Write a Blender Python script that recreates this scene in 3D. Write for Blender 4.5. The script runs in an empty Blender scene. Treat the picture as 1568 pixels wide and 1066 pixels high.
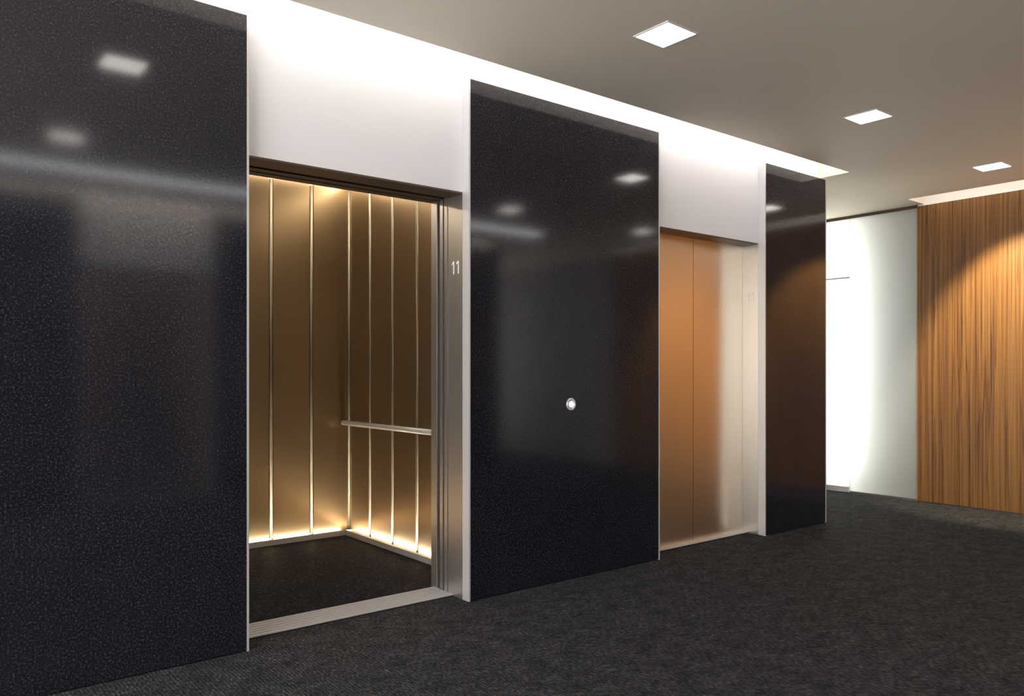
import bpy, bmesh, math
from mathutils import Vector, Matrix

scene = bpy.context.scene
scene.view_settings.view_transform = 'Standard'
scene.view_settings.look = 'None'
scene.view_settings.exposure = 0.0

EYE = 1.3
YP = 3.642            # granite panel front plane
ZC = 2.982            # ceiling height
ZT = 3.20             # cove top
XE = 8.13             # end wall plane
XL = -2.2             # left end of lobby
YO = -1.10            # opposite panel plane
W2 = 0.6285           # half opening
OPEN_H = 2.32

# ------------------------------------------------------------------ materials
def new_mat(name):
    m = bpy.data.materials.new(name); m.use_nodes = True
    nt = m.node_tree
    return m, nt, nt.nodes["Principled BSDF"]

def simple(name, col, rough=0.5, metal=0.0, emit=None, es=0.0, spec=0.5):
    m, nt, b = new_mat(name)
    b.inputs["Base Color"].default_value = (*col, 1)
    b.inputs["Roughness"].default_value = rough
    b.inputs["Metallic"].default_value = metal
    b.inputs["Specular IOR Level"].default_value = spec
    if emit:
        b.inputs["Emission Color"].default_value = (*emit, 1)
        b.inputs["Emission Strength"].default_value = es
    return m

def coords(nt, scale=(1, 1, 1), rot=(0, 0, 0)):
    tc = nt.nodes.new("ShaderNodeTexCoord")
    mp = nt.nodes.new("ShaderNodeMapping")
    mp.inputs["Scale"].default_value = scale
    mp.inputs["Rotation"].default_value = rot
    nt.links.new(tc.outputs["Object"], mp.inputs["Vector"])
    return mp.outputs["Vector"]

def noise(nt, vec, scale, detail=3, rough=0.6, dist=0.0):
    n = nt.nodes.new("ShaderNodeTexNoise")
    n.inputs["Scale"].default_value = scale
    n.inputs["Detail"].default_value = detail
    n.inputs["Roughness"].default_value = rough
    n.inputs["Distortion"].default_value = dist
    nt.links.new(vec, n.inputs["Vector"])
    return n.outputs["Fac"]

def ramp(nt, fac, stops):
    r = nt.nodes.new("ShaderNodeValToRGB")
    el = r.color_ramp.elements
    while len(el) < len(stops): el.new(0.5)
    for e, (p, c) in zip(el, stops):
        e.position = p; e.color = (*c, 1)
    nt.links.new(fac, r.inputs["Fac"])
    return r.outputs["Color"]

def mixc(nt, a, b, fac, mode='MIX'):
    m = nt.nodes.new("ShaderNodeMix"); m.data_type = 'RGBA'; m.blend_type = mode
    if isinstance(fac, float): m.inputs[0].default_value = fac
    else: nt.links.new(fac, m.inputs[0])
    nt.links.new(a, m.inputs[6]); nt.links.new(b, m.inputs[7])
    return m.outputs[2]

def bump(nt, b, h, strength, dist=0.01):
    n = nt.nodes.new("ShaderNodeBump")
    n.inputs["Strength"].default_value = strength
    n.inputs["Distance"].default_value = dist
    nt.links.new(h, n.inputs["Height"]); nt.links.new(n.outputs["Normal"], b.inputs["Normal"])

# polished dark granite
M_granite, nt, b = new_mat("polished_black_granite")
v = coords(nt)
n1 = noise(nt, v, 110, 4, 0.75)
c1 = ramp(nt, n1, [(0.38, (0.007, 0.007, 0.010)), (0.54, (0.014, 0.014, 0.020)), (0.67, (0.060, 0.058, 0.076))])
n2 = noise(nt, v, 4, 3, 0.6)
c2 = ramp(nt, n2, [(0.3, (0.85, 0.85, 0.86)), (0.7, (1.08, 1.06, 1.08))])
nt.links.new(mixc(nt, c1, c2, 1.0, 'MULTIPLY'), b.inputs["Base Color"])
b.inputs["Roughness"].default_value = 0.10
b.inputs["IOR"].default_value = 1.60

# carpet: fine ribs with mottled pile
M_carpet, nt, b = new_mat("charcoal_carpet")
v = coords(nt)
mp2 = coords(nt, (115, 34, 1), (0, 0, math.radians(8)))
n1 = noise(nt, mp2, 1.0, 4, 0.7)
c1 = ramp(nt, n1, [(0.37, (0.013, 0.0135, 0.015)), (0.52, (0.038, 0.039, 0.042)), (0.66, (0.105, 0.106, 0.112))])
n2 = noise(nt, v, 9.0, 5, 0.7)
c2 = ramp(nt, n2, [(0.38, (0.64, 0.64, 0.65)), (0.62, (1.25, 1.25, 1.24))])
wv = nt.nodes.new("ShaderNodeTexWave"); wv.wave_type = 'BANDS'; wv.bands_direction = 'X'
wv.inputs["Scale"].default_value = 20.0; wv.inputs["Distortion"].default_value = 1.5
wv.inputs["Detail"].default_value = 2.0; wv.inputs["Detail Scale"].default_value = 2.0
nt.links.new(v, wv.inputs["Vector"])
c3 = ramp(nt, wv.outputs["Fac"], [(0.0, (0.65, 0.65, 0.65)), (1.0, (1.22, 1.22, 1.22))])
cc = mixc(nt, c1, c2, 1.0, 'MULTIPLY'); cc = mixc(nt, cc, c3, 1.0, 'MULTIPLY')
nt.links.new(cc, b.inputs["Base Color"])
b.inputs["Roughness"].default_value = 0.95
b.inputs["Specular IOR Level"].default_value = 0.1
bump(nt, b, n1, 0.6, 0.01)

# zebra wood
M_wood, nt, b = new_mat("zebrano_wood_veneer")
v = coords(nt, (1, 30, 0.24))
n1 = noise(nt, v, 1.6, 5, 0.60, 0.25)
c1 = ramp(nt, n1, [(0.32, (0.090, 0.036, 0.010)), (0.45, (0.170, 0.077, 0.022)), (0.58, (0.245, 0.121, 0.036)), (0.72, (0.17, 0.074, 0.020))])
v2 = coords(nt, (1, 120, 0.30))
n2 = noise(nt, v2, 1.5, 3, 0.6)
c2 = ramp(nt, n2, [(0.35, (0.76, 0.73, 0.68)), (0.6, (1.05, 1.05, 1.05))])
v3 = coords(nt, (1, 8, 0.13))
n3 = noise(nt, v3, 1.3, 4, 0.6, 0.3)
c3 = ramp(nt, n3, [(0.470, (1, 1, 1)), (0.495, (0.45, 0.36, 0.29)), (0.512, (1, 1, 1))])
cc = mixc(nt, c1, c2, 1.0, 'MULTIPLY'); cc = mixc(nt, cc, c3, 1.0, 'MULTIPLY')
nt.links.new(cc, b.inputs["Base Color"])
b.inputs["Roughness"].default_value = 0.38

def brushed(name, col, rough, vstretch=True, amount=0.1, metal=1.0):
    m, nt, b = new_mat(name)
    v = coords(nt, (160, 160, 1.5) if vstretch else (1.5, 160, 160))
    n = noise(nt, v, 1.0, 2, 0.5)
    mr = nt.nodes.new("ShaderNodeMapRange")
    mr.inputs[3].default_value = rough - amount * 0.5
    mr.inputs[4].default_value = rough + amount * 0.5
    nt.links.new(n, mr.inputs[0])
    nt.links.new(mr.outputs[0], b.inputs["Roughness"])
    b.inputs["Base Color"].default_value = (*col, 1)
    b.inputs["Metallic"].default_value = metal
    return m

M_steel = brushed("brushed_stainless_steel", (0.57, 0.57, 0.57), 0.34, metal=0.9, amount=0.05)
# landing doors: satin steel, brushed so that reflections stretch vertically
M_door, nt, b = new_mat("brushed_door_steel")
b.inputs["Base Color"].default_value = (0.90, 0.76, 0.60, 1)
b.inputs["Metallic"].default_value = 1.0
b.inputs["Roughness"].default_value = 0.28
b.inputs["Anisotropic"].default_value = 0.7
cx = nt.nodes.new("ShaderNodeCombineXYZ"); cx.inputs[0].default_value = 1.0
vt = nt.nodes.new("ShaderNodeVectorTransform"); vt.vector_type = 'VECTOR'
vt.convert_from = 'OBJECT'; vt.convert_to = 'WORLD'
nt.links.new(cx.outputs[0], vt.inputs[0]); nt.links.new(vt.outputs[0], b.inputs["Tangent"])
b.inputs["Anisotropic Rotation"].default_value = 0.25

M_bronze = brushed("brushed_bronze_cab_panel", (0.285, 0.20, 0.115), 0.32, metal=0.78, amount=0.04)
M_chrome = simple("satin_chrome", (0.78, 0.75, 0.72), 0.25, 1.0)
M_trim = simple("light_aluminium_edge", (0.66, 0.66, 0.67), 0.4, 0.4)
M_joint = simple("satin_joint_strip", (0.26, 0.23, 0.18), 0.45, 0.85)
M_darkmetal = simple("dark_bronze_metal", (0.14, 0.11, 0.09), 0.4, 1.0)
M_dark = simple("shaft_dark", (0.01, 0.01, 0.01), 0.9)
M_white = simple("white_wall_paint", (0.80, 0.795, 0.82), 0.55)
M_ceil = simple("white_ceiling_paint", (0.86, 0.785, 0.67), 0.7)
M_grey = simple("grey_wall_paint", (0.30, 0.29, 0.28), 0.7)
M_num = simple("etched_numeral", (0.95, 0.95, 0.95), 0.6, 0.0)

M_cabfloor, nt, b = new_mat("dark_cab_floor_stone")
n1 = noise(nt, coords(nt), 60, 4, 0.75)
nt.links.new(ramp(nt, n1, [(0.42, (0.0030, 0.0035, 0.006)), (0.54, (0.010, 0.011, 0.018)), (0.64, (0.085, 0.092, 0.135))]), b.inputs["Base Color"])
b.inputs["Roughness"].default_value = 0.5
b.inputs["Specular IOR Level"].default_value = 0.06

M_lamp = simple("downlight_diffuser", (1, 1, 1), 0.5, 0, (1.0, 0.95, 0.87), 10)
M_cove = simple("cove_led_strip", (1, 1, 1), 0.5, 0, (0.97, 0.96, 1.0), 10.5)
M_coveo = simple("opposite_cove_led_strip", (1, 1, 1), 0.5, 0, (1.0, 0.94, 0.85), 27)
M_covew = simple("warm_cove_led_strip", (1, 1, 1), 0.5, 0, (1.0, 0.92, 0.78), 7)
M_reflstrip = simple("reflection_strip_glow", (1, 1, 1), 0.5, 0, (0.96, 0.95, 1.0), 13)  # glow of the added strip that mimics the reflected opposite cove
M_cabled = simple("cab_led_strip", (1, 1, 1), 0.5, 0, (1.0, 0.88, 0.68), 72)
M_cabled2 = simple("cab_led_strip_top", (1, 1, 1), 0.5, 0, (1.0, 0.88, 0.68), 40)
M_btn = simple("button_lens", (1, 1, 1), 0.4, 0, (1, 1, 1), 1.5)

M_frost, nt, b = new_mat("frosted_glass")
nt.nodes.remove(b)
out = nt.nodes["Material Output"]
tr = nt.nodes.new("ShaderNodeBsdfTranslucent"); tr.inputs[0].default_value = (0.91, 0.92, 0.89, 1)
df = nt.nodes.new("ShaderNodeBsdfDiffuse"); df.inputs[0].default_value = (0.34, 0.35, 0.32, 1)
gl = nt.nodes.new("ShaderNodeBsdfGlossy"); gl.inputs["Roughness"].default_value = 0.3
m1 = nt.nodes.new("ShaderNodeMixShader"); m1.inputs[0].default_value = 0.3
m2 = nt.nodes.new("ShaderNodeMixShader"); m2.inputs[0].default_value = 0.05
nt.links.new(tr.outputs[0], m1.inputs[1]); nt.links.new(df.outputs[0], m1.inputs[2])
nt.links.new(m1.outputs[0], m2.inputs[1]); nt.links.new(gl.outputs[0], m2.inputs[2])
nt.links.new(m2.outputs[0], out.inputs[0])

# ------------------------------------------------------------------ helpers
def link(o):
    scene.collection.objects.link(o); return o

def add_box(bm, x0, x1, y0, y1, z0, z1):
    vs = [bm.verts.new(p) for p in ((x0,y0,z0),(x1,y0,z0),(x1,y1,z0),(x0,y1,z0),(x0,y0,z1),(x1,y0,z1),(x1,y1,z1),(x0,y1,z1))]
    for f in ((0,3,2,1),(4,5,6,7),(0,1,5,4),(1,2,6,5),(2,3,7,6),(3,0,4,7)):
        bm.faces.new([vs[i] for i in f])

def boxes(name, lst, mat, parent=None, bevel=0.0):
    """lst of (x0,x1,y0,y1,z0,z1)"""
    bm = bmesh.new()
    for b_ in lst:
        x0,x1,y0,y1,z0,z1 = b_
        add_box(bm, min(x0,x1),max(x0,x1),min(y0,y1),max(y0,y1),min(z0,z1),max(z0,z1))
    me = bpy.data.meshes.new(name); bm.to_mesh(me); bm.free()
    o = link(bpy.data.objects.new(name, me)); me.materials.append(mat)
    if bevel:
        md = o.modifiers.new("bevel", 'BEVEL'); md.width = bevel; md.segments = 2
    if parent: o.parent = parent
    return o

def empty(name, loc=(0,0,0), rz=0.0):
    e = link(bpy.data.objects.new(name, None)); e.location = loc; e.rotation_euler = (0,0,rz)
    e.empty_display_size = 0.1
    return e

def cyl(name, p0, p1, r, mat, parent=None, seg=24):
    p0, p1 = Vector(p0), Vector(p1); d = p1-p0
    bm = bmesh.new()
    bmesh.ops.create_cone(bm, cap_ends=True, segments=seg, radius1=r, radius2=r, depth=d.length)
    q = Vector((0,0,1)).rotation_difference(d.normalized()).to_matrix().to_4x4()
    bmesh.ops.transform(bm, matrix=Matrix.Translation((p0+p1)/2) @ q, verts=bm.verts)
    me = bpy.data.meshes.new(name); bm.to_mesh(me); bm.free()
    for p in me.polygons: p.use_smooth = len(p.vertices) == 4
    o = link(bpy.data.objects.new(name, me)); me.materials.append(mat)
    if parent: o.parent = parent
    return o

# ------------------------------------------------------------------ shell
YFAR, YNEAR = 8.5, -3.6
boxes("floor", [(XL-0.1, XE+3.2, YNEAR-0.1, YFAR+0.1, -0.1, 0)], M_carpet)

# ceiling with slots
SLOT_F = 3.418; WALLY = YP + 0.063 + 0.08
OW = YO - 0.063 - 0.08
slots = [(XL, 6.36, SLOT_F, WALLY), (XL, 6.36, OW, YO+0.224), (7.80, XE+0.03, -0.59, 3.60)]
xs = sorted({XL-0.1, 6.36, 7.80, XE+0.03, XE+3.2, XL}); ys = sorted({YNEAR-0.1, YFAR+0.1, SLOT_F, WALLY, -0.59, 3.60, OW, YO+0.224})
def in_slot(cx, cy): return any(a<cx<b_ and c<cy<d for a,b_,c,d in slots)
bm = bmesh.new()
for i in range(len(xs)-1):
    for j in range(len(ys)-1):
        x0,x1,y0,y1 = xs[i],xs[i+1],ys[j],ys[j+1]
        if in_slot((x0+x1)/2,(y0+y1)/2):
            add_box(bm, x0,x1,y0,y1, ZT, ZT+0.08)
        else:
            add_box(bm, x0,x1,y0,y1, ZC, ZT+0.08)
me = bpy.data.meshes.new("ceiling"); bm.to_mesh(me); bm.free(); me.materials.append(M_ceil)
link(bpy.data.objects.new("ceiling", me))

# elevator wall (white) behind granite panels, with the two openings
C1, C2 = 1.9665, 4.846
def elev_wall(name, ox, oy, rz, centers, xa, xb):
    """local frame: x along wall, y into wall from panel plane"""
    L = []
    cur = xa
    for c in centers:
        L.append((cur, c-W2-0.03, 0.063, 0.208, 0, ZT))
        L.append((c-W2-0.03, c+W2+0.03, 0.063, 0.208, OPEN_H+0.01, ZT))
        cur = c+W2+0.03
    L.append((cur, xb, 0.063, 0.208, 0, ZT))
    o = boxes(name, L, M_white); o.location = (ox, oy, 0); o.rotation_euler = (0,0,rz)
    return o
elev_wall("wall_elevator_side", 0, YP, 0, [C1, C2], XL, 6.37)
boxes("wall_elevator_return", [(6.25, 6.37, YP+0.208, YFAR, 0, ZC)], M_white)
boxes("wall_left", [(XL-0.1, XL, YNEAR, YFAR, 0, 0.2), (XL-0.1, XL, YNEAR, YFAR, 2.9, ZT),
                    (XL-0.1, XL, YNEAR, YO, 0.2, 2.9), (XL-0.1, XL, YP, YFAR, 0.2, 2.9)], M_grey)  # gap left open so the added world fill reaches the ceiling
boxes("wall_corridor_far", [(6.37, XE+3.1, YFAR, YFAR+0.1, 0, ZC)], M_white)
boxes("wall_corridor_near", [(XL, 6.5, YNEAR-0.1, YNEAR, 0, ZC), (6.5, XE, YNEAR-0.1, YNEAR, 0, 0.15), (6.5, XE, YNEAR-0.1, YNEAR, 2.9, ZC)], M_grey)  # gap at the far end also admits the added world fill
boxes("wall_end", [(XE, XE+0.1, YNEAR, -0.60, 0, ZC)], M_grey)

def granite(x0, x1, oy=YP, rz=0.0, ox=0.0):
    e = empty("granite_wall_panel", (ox, oy, 0), rz)
    boxes("stone_slab", [(x0+0.010, x1-0.010, 0, 0.060, 0.006, 2.962)], M_granite, e)
    boxes("edge_trims", [(x0, x0+0.010, -0.002, 0.062, 0.0, 2.962), (x1-0.010, x1, -0.002, 0.062, 0.0, 2.962)], M_trim, e)
    return e
granite(XL+0.01, C1-W2)
granite(C1+W2, C2-W2)
granite(C2+W2, 6.384)

# ------------------------------------------------------------------ elevators
def numeral_11(parent, x, yc, zc, h=0.075):
    """two '1' numerals on a plane facing -x at local x"""
    bm = bmesh.new()
    for k in (0.023, -0.023):     # viewer sees +y on the left
        y = yc + k
        add_box(bm, x-0.0015, x, y-0.009, y-0.002, zc-h/2, zc+h/2)
        vs = [(y-0.002, zc+h/2), (y-0.002, zc+h/2-0.012), (y+0.014, zc+h/2-0.024), (y+0.014, zc+h/2-0.013)]
        f = [bm.verts.new((x-0.0015, a, c)) for a, c in vs]
        bm.faces.new(f)
    me = bpy.data.meshes.new("floor_number"); bm.to_mesh(me); bm.free(); me.materials.append(M_num)
    o = link(bpy.data.objects.new("floor_number", me)); o.parent = parent

def elevator(ox, oy, rz, opened, cab=True):
    e = empty("elevator", (ox, oy, 0), rz)
    w = W2
    # portal liners
    boxes("door_jamb", [(w, w+0.03, 0.063, 0.208, 0, OPEN_H), (-w-0.03, -w, 0.063, 0.208, 0, OPEN_H)], M_steel, e)
    boxes("portal_soffit", [(-w, w, 0.064, 0.208, OPEN_H, OPEN_H+0.01)], M_darkmetal, e)
    boxes("door_track", [(-w-0.3, w+0.3, 0.209, 0.255, OPEN_H+0.012, 2.5), (-w-0.3, w+0.3, 0.262, 0.325, OPEN_H+0.004, 2.5)], M_darkmetal, e)
    # sill
    boxes("door_sill", [(-w-0.02, w+0.02, 0.150, 0.365, 0.0, 0.006)], M_dark, e)
    ribs = []
    y = 0.152
    while y < 0.35:
        ribs.append((-w-0.0, w+0.0, y, y+0.026, 0.006, 0.012)); y += 0.036
    boxes("sill_ribs", ribs, M_trim, e)
    if not opened:
        boxes("door_leaf_left", [(-w-0.03, -0.002, 0.209, 0.245, 0.012, OPEN_H+0.012)], M_door, e)
        boxes("door_leaf_right", [(0.002, w+0.03, 0.209, 0.245, 0.012, OPEN_H+0.012)], M_door, e)
        boxes("door_back", [(-w-0.03, w+0.03, 0.248, 0.256, 0.0, OPEN_H+0.012)], M_dark, e)
    else:
        for s, nm in ((1, "right"), (-1, "left")):
            boxes("landing_door_leaf_"+nm, [(s*(w-0.004), s*(w+0.62), 0.212, 0.245, 0.014, 2.33)], M_steel, e)
            boxes("cab_door_leaf_"+nm, [(s*(w+0.002), s*(w+0.62), 0.268, 0.300, 0.014, 2.33)], M_steel, e)
            boxes("cab_front_return_"+nm, [(s*(w-0.002), s*1.0, 0.325, 0.390, 0.0, 2.80)], M_steel, e, 0.003)
        boxes("cab_front_header", [(-w, w, 0.325, 0.390, OPEN_H, 2.80)], M_darkmetal, e)
        boxes("shaft_lining", [(1.32, 1.36, 0.209, 2.30, 0, 2.96), (-1.36, -1.32, 0.209, 2.30, 0, 2.96),
                               (-1.32, 1.32, 2.26, 2.30, 0, 2.96), (-1.36, 1.36, 0.209, 2.30, 2.92, 2.96)], M_dark, e)
        hw, yb = 0.9685, 2.128
        boxes("cab_floor", [(-hw-0.03, hw+0.03, 0.366, yb+0.03, 0.0, 0.010)], M_cabfloor, e)
        boxes("cab_ceiling", [(-hw-0.05, hw+0.05, 0.39, yb+0.05, 2.80, 2.84)], M_darkmetal, e)
        boxes("cab_shell", [(hw+0.02, hw+0.05, 0.39, yb+0.05, 0.0, 2.80), (-hw-0.05, -hw-0.02, 0.39, yb+0.05, 0.0, 2.80),
                            (-hw-0.02, hw+0.02, yb+0.02, yb+0.05, 0.0, 2.80)], M_bronze, e)
        P, S = [], []
        g = 0.014
        n = 6
        sb = 2*hw/n
        for i in range(n):
            x1 = hw - i*sb; x0 = x1 - sb
            P.append((x0+g, x1-g, yb, yb+0.02, 0.03, 2.76))
            if i < n-1: S.append((x0, yb))
        sw = 0.342
        SS = []
        y1 = yb
        while y1 - sw > 0.40 - 0.05:
            y0 = max(y1 - sw, 0.392)
            for s in (1, -1):
                P.append((s*hw, s*(hw+0.02), y0+g, y1-g, 0.03, 2.76))
            SS.append(y0); y1 = y0
        boxes("cab_wall_panels", P, M_bronze, e, 0.004)
        bm = bmesh.new()
        def strip(cx, cy):
            r = bmesh.ops.create_cone(bm, cap_ends=True, segments=16, radius1=0.013, radius2=0.013, depth=2.70)
            bmesh.ops.translate(bm, vec=(cx, cy, 0.05+1.35), verts=r['verts'])
        for x, y in S: strip(x, y+0.005)
        for y in SS:
            for s in (1,-1): strip(s*(hw+0.005), y)
        strip(hw-0.003, yb-0.003); strip(-hw+0.003, yb-0.003)
        me = bpy.data.meshes.new("joint_strips"); bm.to_mesh(me); bm.free(); me.materials.append(M_joint)
        for p in me.polygons: p.use_smooth = len(p.vertices) == 4
        o = link(bpy.data.objects.new("joint_strips", me)); o.parent = e
        # skirting ledge with recessed led
        d = 0.065
        boxes("cab_skirting", [(-hw, hw, yb-d, yb-d+0.008, 0.010, 0.050), (-hw, hw, yb-d+0.008, yb, 0.010, 0.034),
                               (hw-d, hw-d+0.008, 0.392, yb-d, 0.010, 0.050), (hw-d+0.008, hw, 0.392, yb-d, 0.010, 0.034),
                               (-hw+d-0.008, -hw+d, 0.392, yb-d, 0.010, 0.050), (-hw, -hw+d-0.008, 0.392, yb-d, 0.010, 0.034)], M_trim, e)
        boxes("cab_led_low", [(-hw+d, hw-d, yb-d+0.012, yb-d+0.030, 0.034, 0.038),
                              (hw-d+0.012, hw-d+0.030, 0.40, yb-d, 0.034, 0.038), (-hw+d-0.030, -hw+d-0.012, 0.40, yb-d, 0.034, 0.038)], M_cabled, e)
        boxes("cab_led_high", [(-hw+0.05, hw-0.05, yb-0.075, yb-0.05, 2.792, 2.798),
                               (hw-0.075, hw-0.05, 0.45, yb-0.05, 2.792, 2.798), (-hw+0.05, -hw+0.075, 0.45, yb-0.05, 2.792, 2.798)], M_cabled2, e)
        for s, nm in ((1, "right"), (-1, "left")):
            cyl("handrail_"+nm, (s*(hw-0.06), 0.50, 0.897), (s*(hw-0.06), yb-0.01, 0.897), 0.019, M_trim, e)
            for yy in (0.62, 1.2, 1.85):
                cyl("handrail_bracket_"+nm, (s*(hw-0.06), yy, 0.890), (s*hw, yy, 0.880), 0.007, M_chrome, e)
    numeral_11(e, w-0.0002, 0.132, 1.905)
    return e

elevator(C1, YP, 0, True)
elevator(C2, YP, 0, False)

# opposite side (seen only in reflections)
OC1, OC2 = 2.08, 4.96
elev_wall("wall_opposite", 0, YO, math.pi, [-OC2, -OC1], -6.5, -XL)
for c in (OC1, OC2, ): elevator(c, YO, math.pi, False)
def granite_op(xa, xb): granite(-xb, -xa, YO, math.pi, 0.0)
granite_op(OC1+W2, OC2-W2); granite_op(OC2+W2, 6.5); granite_op(XL+0.01, OC1-W2)
boxes("wall_opposite_return", [(6.38, 6.5, YNEAR, YO-0.208, 0, ZC)], M_grey)

# call button
e = empty("call_button", (3.379, YP, 1.099))
bm = bmesh.new()
N = 40
prof = [(0.0385, 0.0), (0.0385, -0.006), (0.035, -0.010), (0.027, -0.010), (0.024, -0.005), (0.024, 0.0)]
rings = [[bm.verts.new((r*math.cos(2*math.pi*i/N), y, r*math.sin(2*math.pi*i/N))) for i in range(N)] for r, y in prof]
for a, b_ in zip(rings, rings[1:]):
    for i in range(N):
        bm.faces.new((a[i], a[(i+1)%N], b_[(i+1)%N], b_[i]))
bmesh.ops.recalc_face_normals(bm, faces=bm.faces)
me = bpy.data.meshes.new("bezel"); bm.to_mesh(me); bm.free(); me.materials.append(M_trim)
o = link(bpy.data.objects.new("bezel", me)); o.parent = e
cyl("lens", (0, 0, 0), (0, -0.006, 0), 0.0200, M_btn, e, 32)
cyl("lens_surround", (0, 0, 0), (0, -0.004, 0), 0.0245, M_dark, e, 32)

# ------------------------------------------------------------------ lights
def downlight(cx, cy):
    e = empty("ceiling_downlight", (cx, cy, ZC))
    s = 0.105
    boxes("diffuser", [(-s, s, -s, s, -0.004, -0.001)], M_lamp, e)
    t = 0.008
    boxes("frame", [(-s-t, s+t, -s-t, -s, -0.006, 0), (-s-t, s+t, s, s+t, -0.006, 0), (-s-t, -s, -s, s, -0.006, 0), (s, s+t, -s, s, -0.006, 0)], M_white, e)
for i in range(-1, 4):
    for yy in (2.595, 0.90):
        downlight(1.03 + 2.02*i, yy)

boxes("cove_light", [(XL+0.02, 6.34, 3.45, 3.49, 3.17, 3.195)], M_cove)
boxes("cove_light_opposite", [(XL+0.02, 6.34, YO+0.15, YO+0.19, 3.17, 3.195)], M_coveo)
boxes("cove_light_wood_side", [(7.83, 7.87, -0.57, 3.58, 3.17, 3.195)], M_covew)
boxes("added_reflection_strip", [(XL+0.02, 6.30, -0.12, -0.0, ZC-0.004, ZC)], M_reflstrip)  # added strip, stands in for the opposite cove mirrored in the granite

# ------------------------------------------------------------------ end wall: wood + frosted glass
boxes("wood_wall_panelling", [(XE, XE+0.05, -0.59, 3.66, 0.012, 2.965)], M_wood)
boxes("wall_above_wood", [(XE+0.012, XE+0.05, -0.59, 3.66, 2.965, ZT)], M_white)
boxes("baseboard_wood_wall", [(XE-0.004, XE+0.05, -0.59, 3.66, 0, 0.012)], M_darkmetal)
e = empty("frosted_glass_partition", (XE+0.02, 0, 0))
boxes("fixed_pane", [(0, 0.012, 3.675, 4.375, 0.02, ZC-0.03)], M_frost, e)
boxes("transom_pane", [(0.0, 0.012, 4.378, 5.5, 2.33, ZC-0.03)], M_frost, e)
boxes("side_pane", [(0.0, 0.012, 5.5, YFAR, 0.02, ZC-0.03)], M_frost, e)
boxes("top_track", [(-0.005, 0.06, 3.665, YFAR, ZC-0.03, ZC)], M_darkmetal, e)
boxes("bottom_rail", [(0, 0.05, 3.665, 4.375, 0.0, 0.02), (0, 0.05, 5.5, YFAR, 0.0, 0.02)], M_chrome, e)
e = empty("frosted_glass_door", (XE+0.022, 0, 0))
boxes("door_pane", [(0.0, 0.012, 4.380, 5.49, 0.06, 2.317)], M_frost, e)
boxes("door_bottom_rail", [(-0.01, 0.022, 4.380, 5.49, 0.01, 0.06)], M_white, e)
boxes("door_top_rail", [(-0.006, 0.016, 4.380, 5.49, 2.314, 2.327)], M_steel, e)
# lit room behind the glass
boxes("wall_back_room", [(XE+3.0, XE+3.1, 2.5, YFAR, 0, ZC), (XE+0.1, XE+3.0, 2.5, 2.6, 0, ZC)], M_grey)
def area(name, loc, rot, sx, sy, power, col):
    l = bpy.data.lights.new(name, 'AREA'); l.shape = 'RECTANGLE'; l.size = sx; l.size_y = sy
    l.energy = power; l.color = col
    o = link(bpy.data.objects.new(name, l)); o.location = loc; o.rotation_euler = rot
    return o
area("back_room_light", (XE+0.38, 4.64, 1.5), (0, math.radians(90), 0), 2.7, 0.35, 72, (1, 0.995, 0.97))

def spot(loc, target, power, ang, blend, col):
    l = bpy.data.lights.new("downlight_spot", 'SPOT'); l.energy = power; l.spot_size = math.radians(ang); l.spot_blend = blend
    l.color = col; l.shadow_soft_size = 0.04
    o = link(bpy.data.objects.new("downlight_spot", l)); o.location = loc
    o.rotation_euler = (Vector(target)-Vector(loc)).to_track_quat('-Z', 'Y').to_euler()
spot((7.11, 2.595, ZC-0.03), (XE, 2.60, 1.50), 460, 73, 0.45, (1.0, 0.86, 0.58))
spot((7.11, 0.9, ZC-0.03), (XE, 0.9, 1.50), 460, 73, 0.45, (1.0, 0.86, 0.58))

# bright world as added fill, let in through unseen made-up windows
w = bpy.data.worlds.new("world"); scene.world = w; w.use_nodes = True
w.node_tree.nodes["Background"].inputs[0].default_value = (1.0, 0.98, 0.96, 1)
w.node_tree.nodes["Background"].inputs[1].default_value = 6.5
boxes("added_fill_window_1", [(XL-0.06, XL-0.04, YO+0.6, YO+0.64, 0.2, 2.9), (XL-0.06, XL-0.04, 1.2, 1.24, 0.2, 2.9), (XL-0.06, XL-0.04, 3.0, 3.04, 0.2, 2.9)], M_steel)  # bars of an unseen opening, added to brighten the ceiling
boxes("added_fill_window_2", [(7.3, 7.34, YNEAR-0.06, YNEAR-0.04, 0.15, 2.9)], M_steel)  # second unseen opening, added to lift the corridor ceiling

# ------------------------------------------------------------------ camera
cam = bpy.data.cameras.new("camera"); co = link(bpy.data.objects.new("camera", cam))
cam.sensor_width = 36; cam.lens = 1209/1568*36
cam.shift_y = 37/1568
co.location = (0, 0, EYE)
co.rotation_euler = (math.radians(90), 0, -math.atan2(0.6239, 0.7815))
cam.clip_start = 0.02
scene.camera = co
